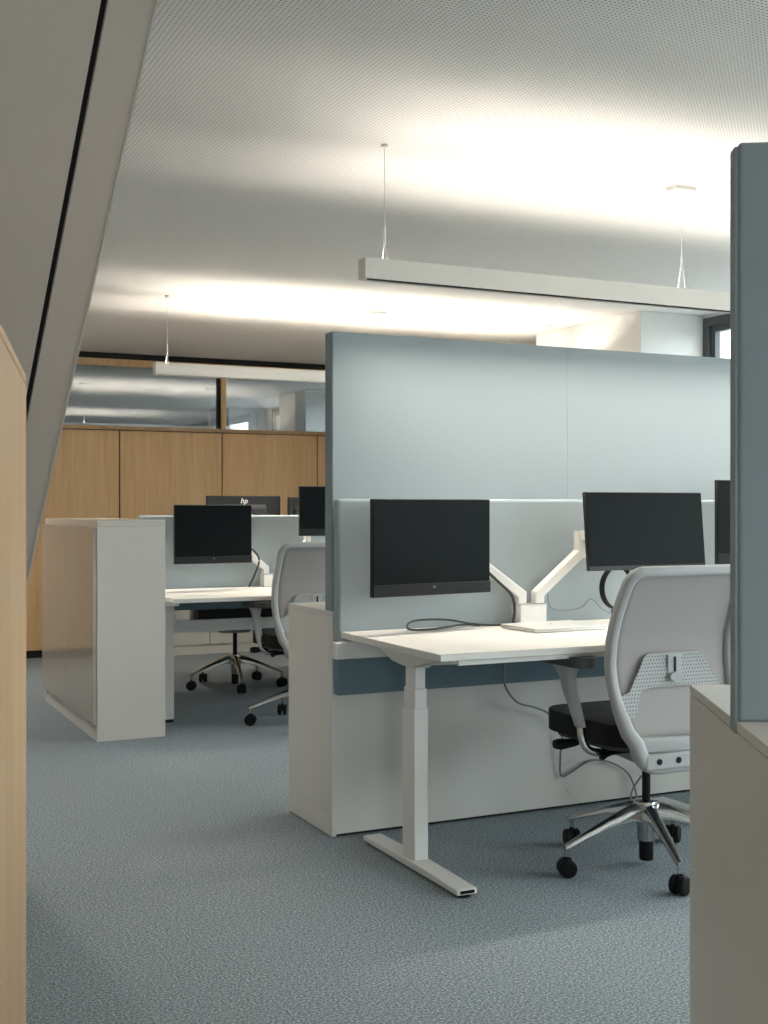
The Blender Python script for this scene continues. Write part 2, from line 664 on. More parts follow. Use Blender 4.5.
def pendant(label, xa, xb, y, cabs, z0=1.985, hgt=0.071, canop=(False, True), group='linear pendant lamps', ypw=1.0):
    root = thing('pendant_lamp', label, 'lamp', ((xa + xb) / 2, y, z0), 0, group)
    L = xb - xa
    w = 0.06
    b = NB()
    t = 0.006
    bx(b, -L / 2, L / 2, -w / 2, -w / 2 + t, 0, hgt)
    bx(b, -L / 2, L / 2, w / 2 - t, w / 2, 0, hgt)
    bx(b, -L / 2, -L / 2 + t, -w / 2 + t, w / 2 - t, 0, hgt)
    bx(b, L / 2 - t, L / 2, -w / 2 + t, w / 2 - t, 0, hgt)
    bx(b, -L / 2 + t, L / 2 - t, -w / 2 + t, w / 2 - t, 0.014, 0.030)
    obj('housing', b, M['lamp_white'], root)
    b = NB()
    bx(b, -L / 2 + 0.03, L / 2 - 0.03, -0.022, -0.018, 0.003, 0.0135)
    bx(b, -L / 2 + 0.03, L / 2 - 0.03, 0.018, 0.022, 0.003, 0.0135)
    n = int(L / 0.03)
    for k in range(n):
        x = -L / 2 + 0.03 + (L - 0.06) * (k + 0.5) / n
        bx(b, x - 0.0012, x + 0.0012, -0.018, 0.018, 0.003, 0.0135)
    obj('louvre', b, M['lamp_black'], root)
    box('diffuser', -L / 2 + 0.01, L / 2 - 0.01, -0.022, 0.022, 0.0305, 0.034, M['diffuser'], root)
    for i, cx in enumerate(cabs):
        x = cx - (xa + xb) / 2
        top = CEIL - z0
        has = canop[i % len(canop)]
        b = NB()
        if has:
            tube(b, [(x, 0, top - 0.012), (x, 0, hgt + 0.11)], 0.0014, 6)
            for s in (-1, 1):
                tube(b, [(x, 0, hgt + 0.115), (x, s * 0.024, hgt - 0.004)], 0.0013, 6)
            lathe(b, [(0.004, hgt + 0.10), (0.004, hgt + 0.13)], 8, x, 0)
        else:
            tube(b, [(x, 0, top - 0.004), (x, 0, hgt + 0.09)], 0.0012, 6)
            for s in (-1, 1):
                tube(b, [(x, 0, hgt + 0.06), (x, s * 0.024, hgt - 0.004)], 0.0012, 6)
            lathe(b, [(0.0042, hgt + 0.055), (0.0042, hgt + 0.115)], 8, x, 0)
        cb = obj('suspension_wire', b, M['wire'], root)
        b = NB()
        if has:
            bx(b, x - 0.05, x + 0.05, -0.03, 0.03, top - 0.016, top - 0.0005)
        else:
            lathe(b, [(0.012, top - 0.01), (0.012, top - 0.0005)], 12, x, 0)
        obj('ceiling_fixing', b, M['lamp_white'], cb)
    for nm, zz, rot, pw, sw in (('uplight', 0.057, (PI / 2 + math.radians(10), 0, 0), LAMP_UP * ypw / 2, 0.007), ('uplight', 0.057, (-PI / 2 - math.radians(10), 0, 0), LAMP_UP * ypw / 2, 0.007), ('downlight', -0.006, (0, 0, 0), LAMP_DOWN * ypw, 0.036)):
        d = bpy.data.lights.new(nm, 'AREA')
        d.shape = 'RECTANGLE'
        d.size = L - 0.06
        d.size_y = sw
        d.energy = pw * L / 3.0
        d.color = LAMP_COL
        d.spread = math.radians(180 if nm == 'uplight' else 110)
        o = bpy.data.objects.new(nm, d)
        COL.objects.link(o)
        o.parent = root
        o.location = (0, 0, zz)
        o.rotation_euler = rot
    return root


pendant('long white linear pendant lamp hanging over the near desks', 1.735, 4.50, 3.786, [1.822, 3.12, 4.42])
pendant('white linear pendant lamp hanging over the far desks before the oak wall', 1.877, 4.75, 7.05, [1.955, 3.34, 4.66], ypw=1.45)
pendant('white linear pendant lamp above the nearest workstation, outside the view', 1.9, 3.6, 0.55, [2.0, 3.5])
pendant('white linear pendant lamp in the next room behind the left glass pane', 1.6, 4.2, 12.4, [2.58, 3.9], canop=(True, True), ypw=0.6)
pendant('furthest white linear pendant lamp in the next room behind the glass', 1.0, 4.2, 16.2, [1.4, 4.0], canop=(True, True), ypw=0.5)


for lab, px, py in (('added round ceiling light, out of view, over the passage left of the near desks', 0.25, 5.0),
                    ('added round ceiling light, out of view, over the passage near the oak wall', 0.25, 8.1)):
    dl = thing('added_ceiling_light', lab, 'lamp', (px, py, CEIL), 0, 'added passage lights out of view')  # lamps added out of view to brighten the left side and oak wall
    b = NB()
    rings = []
    for r, z in ((0.075, -0.0005), (0.088, -0.0005), (0.088, -0.006), (0.080, -0.008), (0.072, -0.002)):
        rings.append([(r * math.cos(2 * PI * k / 28), r * math.sin(2 * PI * k / 28), z) for k in range(28)])
    loft(b, rings, closed=True)
    obj('trim_ring', b, M['lamp_white'], dl)
    b = NB()
    lathe(b, [(0.071, -0.0030), (0.071, -0.0005)], 28)
    obj('diffuser', b, M['diffuser'], dl)
    d = bpy.data.lights.new('downlight', 'AREA')
    d.shape = 'DISK'
    d.size = 0.13
    d.energy = PASSAGE_FILL * (1.0 if py < 6 else 2.6)
    d.color = (1.0, 0.94, 0.86)
    d.spread = math.radians(130)
    o = bpy.data.objects.new('downlight', d)
    COL.objects.link(o)
    o.parent = dl
    o.location = (0, 0, -0.012)

# ------------------------------------------------------------------ near cabinet and tall screens
CX0 = 1.727


def low_cabinet(label, loc, rotz, L, D, hgt, name='low_cabinet', cat='cabinet', group=None):
    """local: left end at x=0, front face y=0 (towards -y), depth to +y"""
    root = thing(name, label, cat, loc, rotz, group)
    b = NB()
    bx(b, 0.018, L, 0.0, D, 0.012, hgt - 0.019)
    obj('carcass', b, M['white_lam'], root)
    box('plinth', 0.02, L - 0.02, 0.015, D - 0.02, 0.0, 0.012, M['shadow_gap'], root)
    b = NB()
    bx(b, 0.0, 0.018, 0.0, 0.019, 0.004, hgt - 0.019)
    bx(b, 0.0, 0.018, 0.021, D, 0.090, hgt - 0.019)
    bx(b, 0.002, 0.018, 0.0195, 0.0205, 0.004, hgt - 0.019)
    bx(b, 0.0, 0.018, 0.021, D, 0.004, 0.088)
    obj('end_panel', b, M['white_lam'], root, 0.0008, 1)
    box('top', 0, L, 0, D, hgt - 0.0185, hgt, M['white_lam'], root, 0.0012, 1)
    return root


cabN = low_cabinet('long low white cabinet behind the near desks under the tall blue screens', (CX0, 4.03, 0), 0, 3.1, 0.432, 0.821)

# tall felt screens on the cabinet
TS = [(CX0 + 0.002, 2.7495), (2.7495, 3.77), (3.77, 4.79)]
tl = ['tall blue-grey felt screen on the near cabinet, the left one of the row',
      'tall blue-grey felt screen on the near cabinet, right of the seam',
      'tall blue-grey felt screen on the near cabinet, furthest right and hidden by the end screen']
for (a, c), lab in zip(TS, tl):
    s = thing('tall_screen', lab, 'screen', ((a + c) / 2, 4.066, 0.821), 0, 'tall felt screens on the near cabinet')
    w = c - a
    box('felt_panel', -w / 2 + (0.003 if a < 1.8 else 0.0002), w / 2 - 0.0002, -0.034, 0.034, 0.0, 1.016, M['fabric'], s, 0.0007, 1)
    if a < 1.8:
        box('edge_band', -w / 2, -w / 2 + 0.003, -0.030, 0.030, 0.003, 1.014, M['fabric_edge'], s)

# ------------------------------------------------------------------ desks


def low_screen(label, loc, L, z0, z1, group, zm=0.692):
    s = thing('desk_screen', label, 'screen', loc, 0, group)
    t = 0.044
    o = box('felt_panel', 0, L, 0, t, zm, z1, M['fabric'], s, 0.012, 3)
    box('lower_felt_panel', 0, L, 0.001, t, z0, zm - 0.0005, M['fabric_dark'], s, 0.008, 3)
    return s


low_screen('blue-grey felt desk screen fixed behind the near left desk', (1.728, 3.977, 0), 1.510, 0.522, 1.23, 'felt desk screens')
low_screen('blue-grey felt desk screen behind the near desk cut by the right screen', (3.242, 3.977, 0), 1.53, 0.522, 1.23, 'felt desk screens')
low_screen('blue-grey felt desk screen behind the far desk', (1.775, 7.0, 0), 3.0, 0.585, 1.15, 'felt desk screens', 0.70)


def sit_stand_desk(label, x0, x1, y0, y1, zt, group):
    root = thing('desk', label, 'desk', (x0, y0, 0), 0, group)
    W, D = x1 - x0, y1 - y0
    box('tabletop', 0, W, 0, D, zt - 0.022, zt, M['desk_white'], root, 0.0015, 1)
    for s in (0, 1):
        xc = 0.103 if s == 0 else W - 0.125
        yc = 0.363
        b = NB()
        bx(b, xc - 0.029, xc + 0.023, yc - 0.043, yc + 0.045, 0.034, 0.535)
        bx(b, xc - 0.0255, xc + 0.0195, yc - 0.041, yc + 0.041, 0.535, 0.60)
        bx(b, xc - 0.022, xc + 0.016, yc - 0.036, yc + 0.036, 0.60, zt - 0.06)
        lg = obj('leg', b, M['desk_metal'], root, 0.002, 1)
        # foot, tapering a little to its ends
        b = NB()
        prism_x(b, [(0.01, 0.010), (0.70, 0.010), (0.70, 0.028), (yc + 0.05, 0.034), (yc - 0.05, 0.034), (0.01, 0.028)], xc - 0.040, xc + 0.030)
        obj('foot', b, M['desk_metal'], lg, 0.003, 2)
        box('end_slot', xc - 0.030, xc + 0.020, 0.0085, 0.0102, 0.014, 0.024, M['black'], lg)
        for yg in (0.035, 0.675):
            b = NB()
            lathe(b, [(0.022, 0.0), (0.022, 0.0105)], 14, xc - 0.005, yg)
            obj('glide', b, M['black'], lg)
        # cantilever arm carrying the top
        b = NB()
        zb = zt - 0.0225
        prism_x(b, [(0.06, zb), (0.06, zb - 0.018), (yc - 0.06, zb - 0.05), (yc - 0.04, zb - 0.062), (yc + 0.04, zb - 0.062), (yc + 0.12, zb - 0.055), (yc + 0.22, zb - 0.024), (D - 0.03, zb - 0.018), (D - 0.03, zb)],
                xc - 0.03, xc + 0.03)
        obj('cantilever_arm', b, M['desk_metal'], root, 0.003, 2)
    b = NB()
    bx(b, 0.14, W - 0.16, 0.31, 0.38, zt - 0.052, zt - 0.0225)
    obj('crossbeam', b, M['desk_metal'], root, 0.002, 1)
    b = NB()
    bx(b, 0.075, W - 0.10, 0.022, 0.034, zt - 0.040, zt - 0.0225)
    obj('front_rail', b, M['desk_metal'], root, 0.001, 1)
    b = NB()
    bx(b, -0.036, 0.20, D - 0.034, D + 0.0, zt - 0.095, zt - 0.034)
    obj('screen_bracket', b, M['desk_metal'], root, 0.005, 3)
    return root


DG = 'sit-stand desks of the near row'
sit_stand_desk('white sit-stand desk with a T-shaped leg in the middle of the room', 1.739, 3.236, 3.222, 3.972, 0.7525, DG)
sit_stand_desk('white sit-stand desk right of the near chair, mostly hidden behind the right screen', 3.25, 4.75, 3.235, 3.972, 0.7525, DG)


def bench_desk(label, x0, x1, y0, y1, zt, lx, ly, tray, group=None):
    root = thing('desk', label, 'desk', (x0, y0, 0), 0, group)
    W, D = x1 - x0, y1 - y0
    box('tabletop', 0, W, 0, D, zt - 0.022, zt, M['desk_white'], root, 0.0015, 1)
    for xa in (lx - x0, W - 0.15):
        b = NB()
        bx(b, xa, xa + 0.062, ly - y0, ly - y0 + 0.062, 0.018, zt - 0.0225)
        lg = obj('leg', b, M['desk_metal'], root, 0.002, 1)
        box('glide', xa + 0.004, xa + 0.058, ly - y0 + 0.004, ly - y0 + 0.058, 0, 0.018, M['black'], lg)
        b = NB()
        zb = zt - 0.0225
        prism_x(b, [(0.06, zb), (0.06, zb - 0.018), (ly - y0, zb - 0.05), (ly - y0 + 0.062, zb - 0.05), (D - 0.03, zb - 0.018), (D - 0.03, zb)], xa - 0.03, xa - 0.001)
        obj('cantilever_arm', b, M['desk_metal'], root, 0.002, 1)
    if tray:
        b = NB()
        bx(b, 0.05, W - 0.05, 0.12, 0.14, 0.435, 0.508)
        bx(b, 0.05, W - 0.05, 0.14, 0.24, 0.435, 0.445)
        for xs in (0.06, W - 0.08):
            bx(b, xs, xs + 0.02, 0.14, 0.16, 0.445, zt - 0.022)
        obj('cable_tray', b, M['desk_metal'], root)
        box('power_box', 0.39, 1.15, 0.142, 0.235, 0.4455, 0.560, M['black'], root, 0.004)
    return root


bench_desk('white desk behind the tall white cabinet on the left', 1.752, 4.70, 6.20, 6.992, 0.715, 1.803, 6.58, False)
bench_desk('white desk on the far side of the far blue screen', 1.80, 4.70, 7.05, 8.0, 0.725, 2.0, 7.60, True)

# ------------------------------------------------------------------ left tall cabinet
fc = thing('tall_cabinet', 'tall white cabinet with glossy doors standing left of the far desk', 'cabinet', (1.353, 6.195, 0), 0)
FW, FD, FH = 0.355, 1.46, 1.132
box('plinth', 0.0, FW, 0.0, FD, 0.0, 0.085, M['white_lam'], fc, 0.001, 1)
box('carcass', 0.0, FW, 0.0, FD, 0.0855, FH - 0.034, M['white_lam'], fc, 0.001, 1)
box('top', 0.0, FW, 0.0, FD, FH - 0.0335, FH, M['gloss_white'], fc, 0.0015, 1)
for k in range(2):
    box('door', -0.021, -0.002, k * 0.73 + 0.002, k * 0.73 + 0.727, 0.090, FH - 0.037, M['gloss_oak_tint'], fc, 0.001, 1)

# low sideboard against the oak wall
sb = thing('sideboard', 'low white drawer cabinet along the oak wall behind the far desks', 'cabinet', (1.9, 9.53, 0))
box('carcass', 0, 3.3, 0.02, 0.32, 0.0, 0.66, M['white_lam'], sb, 0.001, 1)
box('plinth', 0, 3.3, 0.0, 0.0195, 0.0, 0.068, M['white_lam'], sb)
for k in range(3):
    for j in range(2):
        box('drawer', 1.1 * k + 0.003, 1.1 * k + 1.097, 0.0, 0.019, 0.078 + j * 0.29, 0.078 + j * 0.29 + 0.284, M['white_lam'], sb, 0.001, 1)

# ------------------------------------------------------------------ right foreground unit (turned to face the camera)
R_ROT = -(YAW + math.atan((467 - 384) / 1209.0))
Fv = Vector((math.sin(YAW), math.cos(YAW), 0))
Rv = Vector((math.cos(YAW), -math.sin(YAW), 0))
corner = Fv * 2.606 + Rv * 0.659          # far left corner of the cabinet
ry = Vector((-math.sin(R_ROT), math.cos(R_ROT), 0))
rx = Vector((math.cos(R_ROT), math.sin(R_ROT), 0))
RD = 0.98
ro = corner - ry * RD                      # near left corner
rc = thing('low_cabinet', 'low beige-white cabinet in the right foreground with a felt screen on it', 'cabinet', (ro.x, ro.y, 0), R_ROT)
box('carcass', 0.0, 1.6, 0.0, RD, 0.012, 0.797, M['white_lam'], rc, 0.001, 1)
box('plinth', 0.02, 1.58, 0.02, RD - 0.02, 0, 0.012, M['shadow_gap'], rc)
box('top', 0.0, 1.6, 0.0, RD, 0.7985, 0.818, M['white_lam'], rc, 0.0012, 1)
box('door_edge', 0.012, 1.588, RD, RD + 0.018, 0.09, 0.792, M['white_lam'], rc, 0.001, 1)
SY = RD - 0.458                            # near face of the screen
so = ro + ry * SY
rs = thing('tall_screen', 'tall dark grey-blue felt screen standing on the right foreground cabinet', 'screen', (so.x, so.y, 0.818), R_ROT)
box('felt_panel', 0.004, 1.6, 0.0, 0.047, 0.0, 1.031, M['fabric'], rs, 0.006, 3)
b = NB()
prism_x(b, [(0.004, -0.022), (0.043, -0.022), (0.043, 1.018), (0.039, 1.025), (0.008, 1.025), (0.004, 1.018)], -0.003, 0.0035)
obj('edge_band', b, M['fabric'], rs, 0.001, 1)

# ------------------------------------------------------------------ oak cupboard, left foreground
co = Fv * 2.4 + Rv * (-0.71)
aw = math.atan(0.243)
dirv = (Fv - Rv * 0.243).normalized()      # runs away from the camera
c_rot = math.atan2(dirv.y, dirv.x) - PI / 2
oc = thing('oak_cupboard', 'pale oak cupboard side at the left edge, nearest the camera', 'cupboard', (co.x, co.y, 0), c_rot)
CH = 1.463
b = NB()
bx(b, -0.50, -0.0205, -0.95, -0.0, 0.06, CH - 0.021)
obj('carcass', b, M['oak_light'], oc)
box('side_panel', -0.020, 0.0, -0.95, 0.0, 0.0, CH - 0.0205, M['oak_light'], oc, 0.003, 2)
box('top', -0.50, 0.0, -0.95, 0.0, CH - 0.02, CH, M['oak_light'], oc, 0.004, 2)
box('plinth', -0.48, -0.03, -0.93, -0.02, 0, 0.0595, M['shadow_gap'], oc)

# ------------------------------------------------------------------ monitors


def text_mesh(txt, size, shear=0.25):
    cu = bpy.data.curves.new('logo_text', 'FONT')
    cu.body = txt
    cu.size = size
    cu.shear = shear
    cu.align_x = 'CENTER'
    cu.align_y = 'CENTER'
    cu.extrude = 0.0004
    o = bpy.data.objects.new('logo_text', cu)
    COL.objects.link(o)
    dg = bpy.context.evaluated_depsgraph_get()
    me = bpy.data.meshes.new_from_object(o.evaluated_get(dg))
    bpy.data.objects.remove(o)
    return me


LOGO_S = text_mesh('hp', 0.014)
LOGO_B = text_mesh('hp', 0.050)


def logo(me, parent, loc, back, m):
    o = bpy.data.objects.new('logo', me.copy())
    o.data.materials.clear()
    o.data.materials.append(m)
    COL.objects.link(o)
    o.parent = parent
    o.location = loc
    o.rotation_euler = (PI / 2, 0, PI if back else 0)
    return o


def monitor(label, x, y, z0, w, h, yaw=0.0, pitch=0.0, bar=0.042, group='desk monitors', backlogo=False):
    """origin at bottom-centre of the screen face; faces local -y"""
    root = thing('monitor', label, 'monitor', (x, y, z0), yaw, group)
    root.rotation_mode = 'XYZ'
    root.rotation_euler = (-pitch, 0, yaw)
    b = NB()
    bx(b, -w / 2, w / 2, 0.002, 0.020, 0, h)
    obj('casing', b, M['bezel'], root, 0.002, 1)
    b = NB()
    prism_x(b, [(0.0205, h * 0.18), (0.040, h * 0.26), (0.040, h * 0.74), (0.0205, h * 0.84)], -w * 0.30, w * 0.30)
    obj('back_cover', b, M['bezel'], root, 0.004, 2)
    box('display', -w / 2 + 0.003, w / 2 - 0.003, 0.0, 0.0018, bar + 0.001, h - 0.003, M['screen'], root)
    if bar > 0.02:
        box('speaker_bar', -w / 2 + 0.001, w / 2 - 0.001, -0.004, 0.0018, 0.001, bar, M['bar'], root, 0.001, 1)
        logo(LOGO_S, root, (0, -0.0048, bar * 0.72), False, M['logo_grey'])
    if backlogo:
        logo(LOGO_B, root, (0, 0.0212, h - 0.033), True, M['logo'])
        lg = [c for c in children(root) if c.name.startswith('logo') and c.location.y > 0.01]
    return root


m1 = monitor('black monitor with speaker bar, leftmost on the near desk', 2.022, 3.80, 0.887, 0.515, 0.341, math.radians(8), 0)
m2 = monitor('black monitor tilted back above the headset, behind the near chair', 2.90, 3.705, 0.963, 0.55, 0.295, math.radians(0.0), math.radians(5.5), bar=0.016)
m3 = monitor('black monitor cut off by the edge of the right foreground screen', 3.55, 3.76, 0.972, 0.54, 0.336, 0, 0)
m4 = monitor('black monitor with speaker bar on the far desk behind the tall cabinet', 2.165, 6.80, 0.870, 0.478, 0.342, math.radians(3), 0)
m5 = monitor('monitor seen from behind with white round logo above the far screen', 2.585, 7.50, 0.932, 0.505, 0.34, PI, 0, backlogo=True)
m6 = monitor('black monitor on the far desk, partly hidden by the tall screen edge', 2.95, 6.74, 1.026, 0.54, 0.298, 0, 0)
m7 = monitor('monitor turned sideways behind the far screen against the oak wall', 2.985, 7.60, 0.93, 0.44, 0.335, math.radians(236), 0)

# ------------------------------------------------------------------ monitor arms


def monitor_arm(label, x, y, z, left, right, group):
    """left/right: (elbow height, (dx,dz) end of slanted arm, head height, monitor mount point) in world offsets"""
    root = thing('monitor_stand', label, 'monitor arm', (x, y, z), 0, group)
    b = NB()
    bx(b, -0.060, 0.060, -0.033, 0.033, 0.0, 0.078)
    obj('base_block', b, M['desk_metal'], root, 0.004, 2)
    b = NB()
    bx(b, -0.061, 0.061, -0.034, 0.034, 0.0781, 0.0795)
    obj('base_seam', b, M['chair_grey2'], root)
    for px, spec in ((-0.040, left), (0.040, right)):
        if spec is None:
            continue
        el, end, post, mount = spec
        b = NB()
        prof = rrect(0.038, 0.040, 0.005, 2)
        e1 = Vector((px, 0, 0.080))
        e2 = Vector((px, 0, el))
        e3 = Vector((end[0], end[1], end[2]))
        d1 = (e2 - e1).normalized()
        d2 = (e3 - e2).normalized()
        up = Vector((0, 1, 0))
        tm = (d1 + d2).normalized()
        k = 1.0 / max(0.3, tm.dot(d1))
        rings = []
        for p, t, sc in ((e1, d1, 1.0), (e2, tm, k), (e3, d2, 1.0)):
            u, w = frame_of(t, up)
            rings.append([p + w * (a * sc) + u * c for a, c in prof])
        loft(b, rings)
        lower = obj('lower_arm', b, M['desk_metal'], root, sharp=14)
        p = [e3 + Vector((0, 0, -0.02))]
        b = NB()
        if post > 0.02:
            q = e3 + Vector((0, 0, post))
            sweep(b, [p[0], q - Vector((0, 0, 0.015)), q], rrect(0.036, 0.038, 0.005, 2), up=Vector((0, 1, 0)))
        else:
            q = e3
        mt = Vector(mount)
        q2 = q + Vector((0, 0, -0.02))
        sweep(b, [q2, q2 + (mt - q2) * 0.9], rrect(0.032, 0.032, 0.005, 2))
        ua = obj('upper_arm', b, M['desk_metal'], root)
        b = NB()
        bx(b, mt.x - 0.05, mt.x + 0.05, mt.y - 0.006, mt.y, mt.z - 0.05, mt.z + 0.05)
        bx(b, mt.x - 0.016, mt.x + 0.016, mt.y - 0.001, mt.y + 0.035, mt.z - 0.016, mt.z + 0.016)
        obj('mount_plate', b, M['desk_metal'], ua)
    return root


AX, AY, AZ = 2.505, 3.932, 0.7525
# mounts computed against the monitor backs (local offsets)
monitor_arm('white two-armed monitor arm in the middle of the near desk', AX, AY, AZ,
            (0.115, (-0.20, -0.010, 0.222), 0.0, (2.022 - AX, 3.842 - AY, 1.057 - AZ)),
            (0.115, (0.235, 0.0, 0.270), 0.085, (2.90 - AX, 3.738 - AY, 1.112 - AZ)), 'white monitor arms')
monitor_arm('white monitor arm on the far desk beside the far chair', 2.57, 6.93, 0.715,
            (0.115, (-0.24, -0.010, 0.275), 0.0, (2.165 - 2.57, 6.842 - 6.93, 1.05 - 0.715)),
            (0.115, (0.235, 0.0, 0.270), 0.10, (2.95 - 2.57, 6.782 - 6.93, 1.16 - 0.715)), 'white monitor arms')
monitor_arm('white monitor arm hidden behind the right foreground screen', 3.98, AY, AZ,
            (0.115, (-0.20, -0.010, 0.30), 0.0, (3.55 - 3.98, 3.802 - AY, 1.14 - AZ)), None, 'white monitor arms')
monitor_arm('white monitor arm on the desk behind the far screen', 2.80, 7.15, 0.725,
            (0.115, (-0.15, 0.06, 0.30), 0.0, (2.585 - 2.80, 7.50 - 0.047 - 7.15, 1.10 - 0.725)),
            (0.115, (0.12, 0.15, 0.30), 0.0, (2.985 - 2.80 + 0.036, 7.60 - 0.025 - 7.15, 1.10 - 0.725)), 'white monitor arms')

# ------------------------------------------------------------------ laptop, headset, cables
lp = thing('laptop', 'closed silver laptop lying on the near desk before the monitor arm', 'laptop', (2.487, 3.735, 0.7525), math.radians(2))
box('base', -0.16, 0.16, -0.112, 0.112, 0.002, 0.010, M['laptop'], lp, 0.003, 2)
box('lid', -0.16, 0.16, -0.112, 0.112, 0.0108, 0.0165, M['laptop'], lp, 0.0025, 2)
b = NB()
for sx in (-0.14, 0.14):
    for sy in (-0.09, 0.09):
        lathe(b, [(0.007, 0), (0.007, 0.002)], 10, sx, sy)
obj('rubber_foot', b, M['black'], lp)
logo(LOGO_S, lp, (0, 0.02, 0.0167), False, M['logo_grey']).rotation_euler = (0, 0, 0)

hs = thing('headset', 'black headset standing on the near desk under the tilted monitor', 'headset', (2.866, 3.86, 0.8855), math.radians(0))
hs.rotation_euler = (0, math.radians(-40), math.radians(8))
b = NB()
arc = []
for k in range(25):
    a = math.radians(-42 + 264 * k / 24)
    arc.append((0.082 * math.cos(a), 0, 0.082 * math.sin(a)))
sweep(b, arc, rrect(0.008, 0.026, 0.003, 2), up=Vector((0, 1, 0)))
obj('headband', b, M['black'], hs)
for s in (-1, 1):
    b = NB()
    lathe(b, [(0.020, -0.012), (0.032, -0.009), (0.034, 0.006), (0.026, 0.012)], 18)
    o = obj('ear_cup', b, M['black'], hs)
    o.rotation_euler = (0, PI / 2, 0)
    o.location = (s * 0.058, 0, -0.084)


def cable(label, ctrl, r, m, group=None, per=8):
    b = NB()
    tube(b, smooth_path(ctrl, per), r, 6)
    o = obj('cable', b, m, sharp=80)
    return tag(o, label, 'cable', group)


ZD = 0.7525
cable('dark cable looped on the near desk left of the laptop',
      [(2.425, 3.888, ZD + 0.012), (2.40, 3.91, ZD + 0.005), (2.33, 3.91, ZD + 0.005), (2.25, 3.925, ZD + 0.012), (2.15, 3.935, ZD + 0.030), (2.04, 3.935, ZD + 0.034), (1.985, 3.92, ZD + 0.026),
       (1.965, 3.89, ZD + 0.010), (1.99, 3.875, ZD + 0.005), (2.06, 3.875, ZD + 0.005), (2.14, 3.90, ZD + 0.008), (2.21, 3.925, ZD + 0.010), (2.29, 3.935, ZD + 0.0045)], 0.0042, M['cable'])
cable('black cable running down the left arm of the near monitor arm',
      [(2.28, 3.90, ZD + 0.225), (2.35, 3.895, ZD + 0.165), (2.405, 3.893, ZD + 0.115), (2.417, 3.892, ZD + 0.06), (2.408, 3.890, ZD + 0.006)], 0.0060, M['cable'])
cable('thin grey cable hanging in waves between the arm and the headset',
      [(2.585, 3.925, ZD + 0.12), (2.60, 3.93, ZD + 0.065), (2.66, 3.93, ZD + 0.045), (2.75, 3.935, ZD + 0.055), (2.80, 3.94, ZD + 0.085), (2.86, 3.94, ZD + 0.04), (2.95, 3.93, ZD + 0.004), (3.04, 3.90, ZD + 0.004)], 0.0022, M['cable_grey'])
cable('dark cable hanging under the near desk and curving to the chair seat',
      [(2.405, 3.95, 0.715), (2.405, 3.95, 0.60), (2.412, 3.953, 0.52), (2.468, 3.958, 0.452), (2.55, 3.965, 0.425), (2.62, 3.975, 0.395), (2.69, 3.985, 0.33), (2.695, 4.00, 0.22), (2.705, 4.01, 0.137),
       (2.75, 4.01, 0.145), (2.84, 4.01, 0.182), (2.93, 4.01, 0.172), (3.02, 4.01, 0.125), (3.055, 4.00, 0.06), (3.06, 3.99, 0.005)], 0.0042, M['cable_grey'])
cable('second grey cable arching behind the gas lift of the near chair',
      [(3.00, 3.95, 0.005), (3.02, 3.965, 0.06), (3.10, 3.97, 0.13), (3.22, 3.975, 0.165), (3.34, 3.98, 0.155), (3.44, 3.975, 0.08), (3.50, 3.95, 0.006)], 0.0042, M['cable_grey'])
cable('black cable behind the monitor on the far desk',
      [(2.36, 6.92, 0.99), (2.44, 6.89, 0.94), (2.475, 6.885, 0.88), (2.45, 6.885, 0.80), (2.41, 6.885, 0.7215)], 0.006, M['cable'])

# ------------------------------------------------------------------ office chairs
def interp(tab, z):
    for (z0, a), (z1, c) in zip(tab[:-1], tab[1:]):
        if z <= z1:
            t = max(0, (z - z0) / (z1 - z0))
            t = t * t * (3 - 2 * t) if False else t
            return a + (c - a) * t
    return tab[-1][1]


PROF = [(0.36, -0.205), (0.42, -0.215), (0.48, -0.200), (0.55, -0.165), (0.62, -0.138), (0.70, -0.125), (0.78, -0.132), (0.86, -0.158), (0.94, -0.195), (1.02, -0.235)]
HALF = [(0.36, 0.192), (0.44, 0.214), (0.55, 0.232), (0.66, 0.240), (0.80, 0.238), (0.92, 0.234), (1.02, 0.230)]


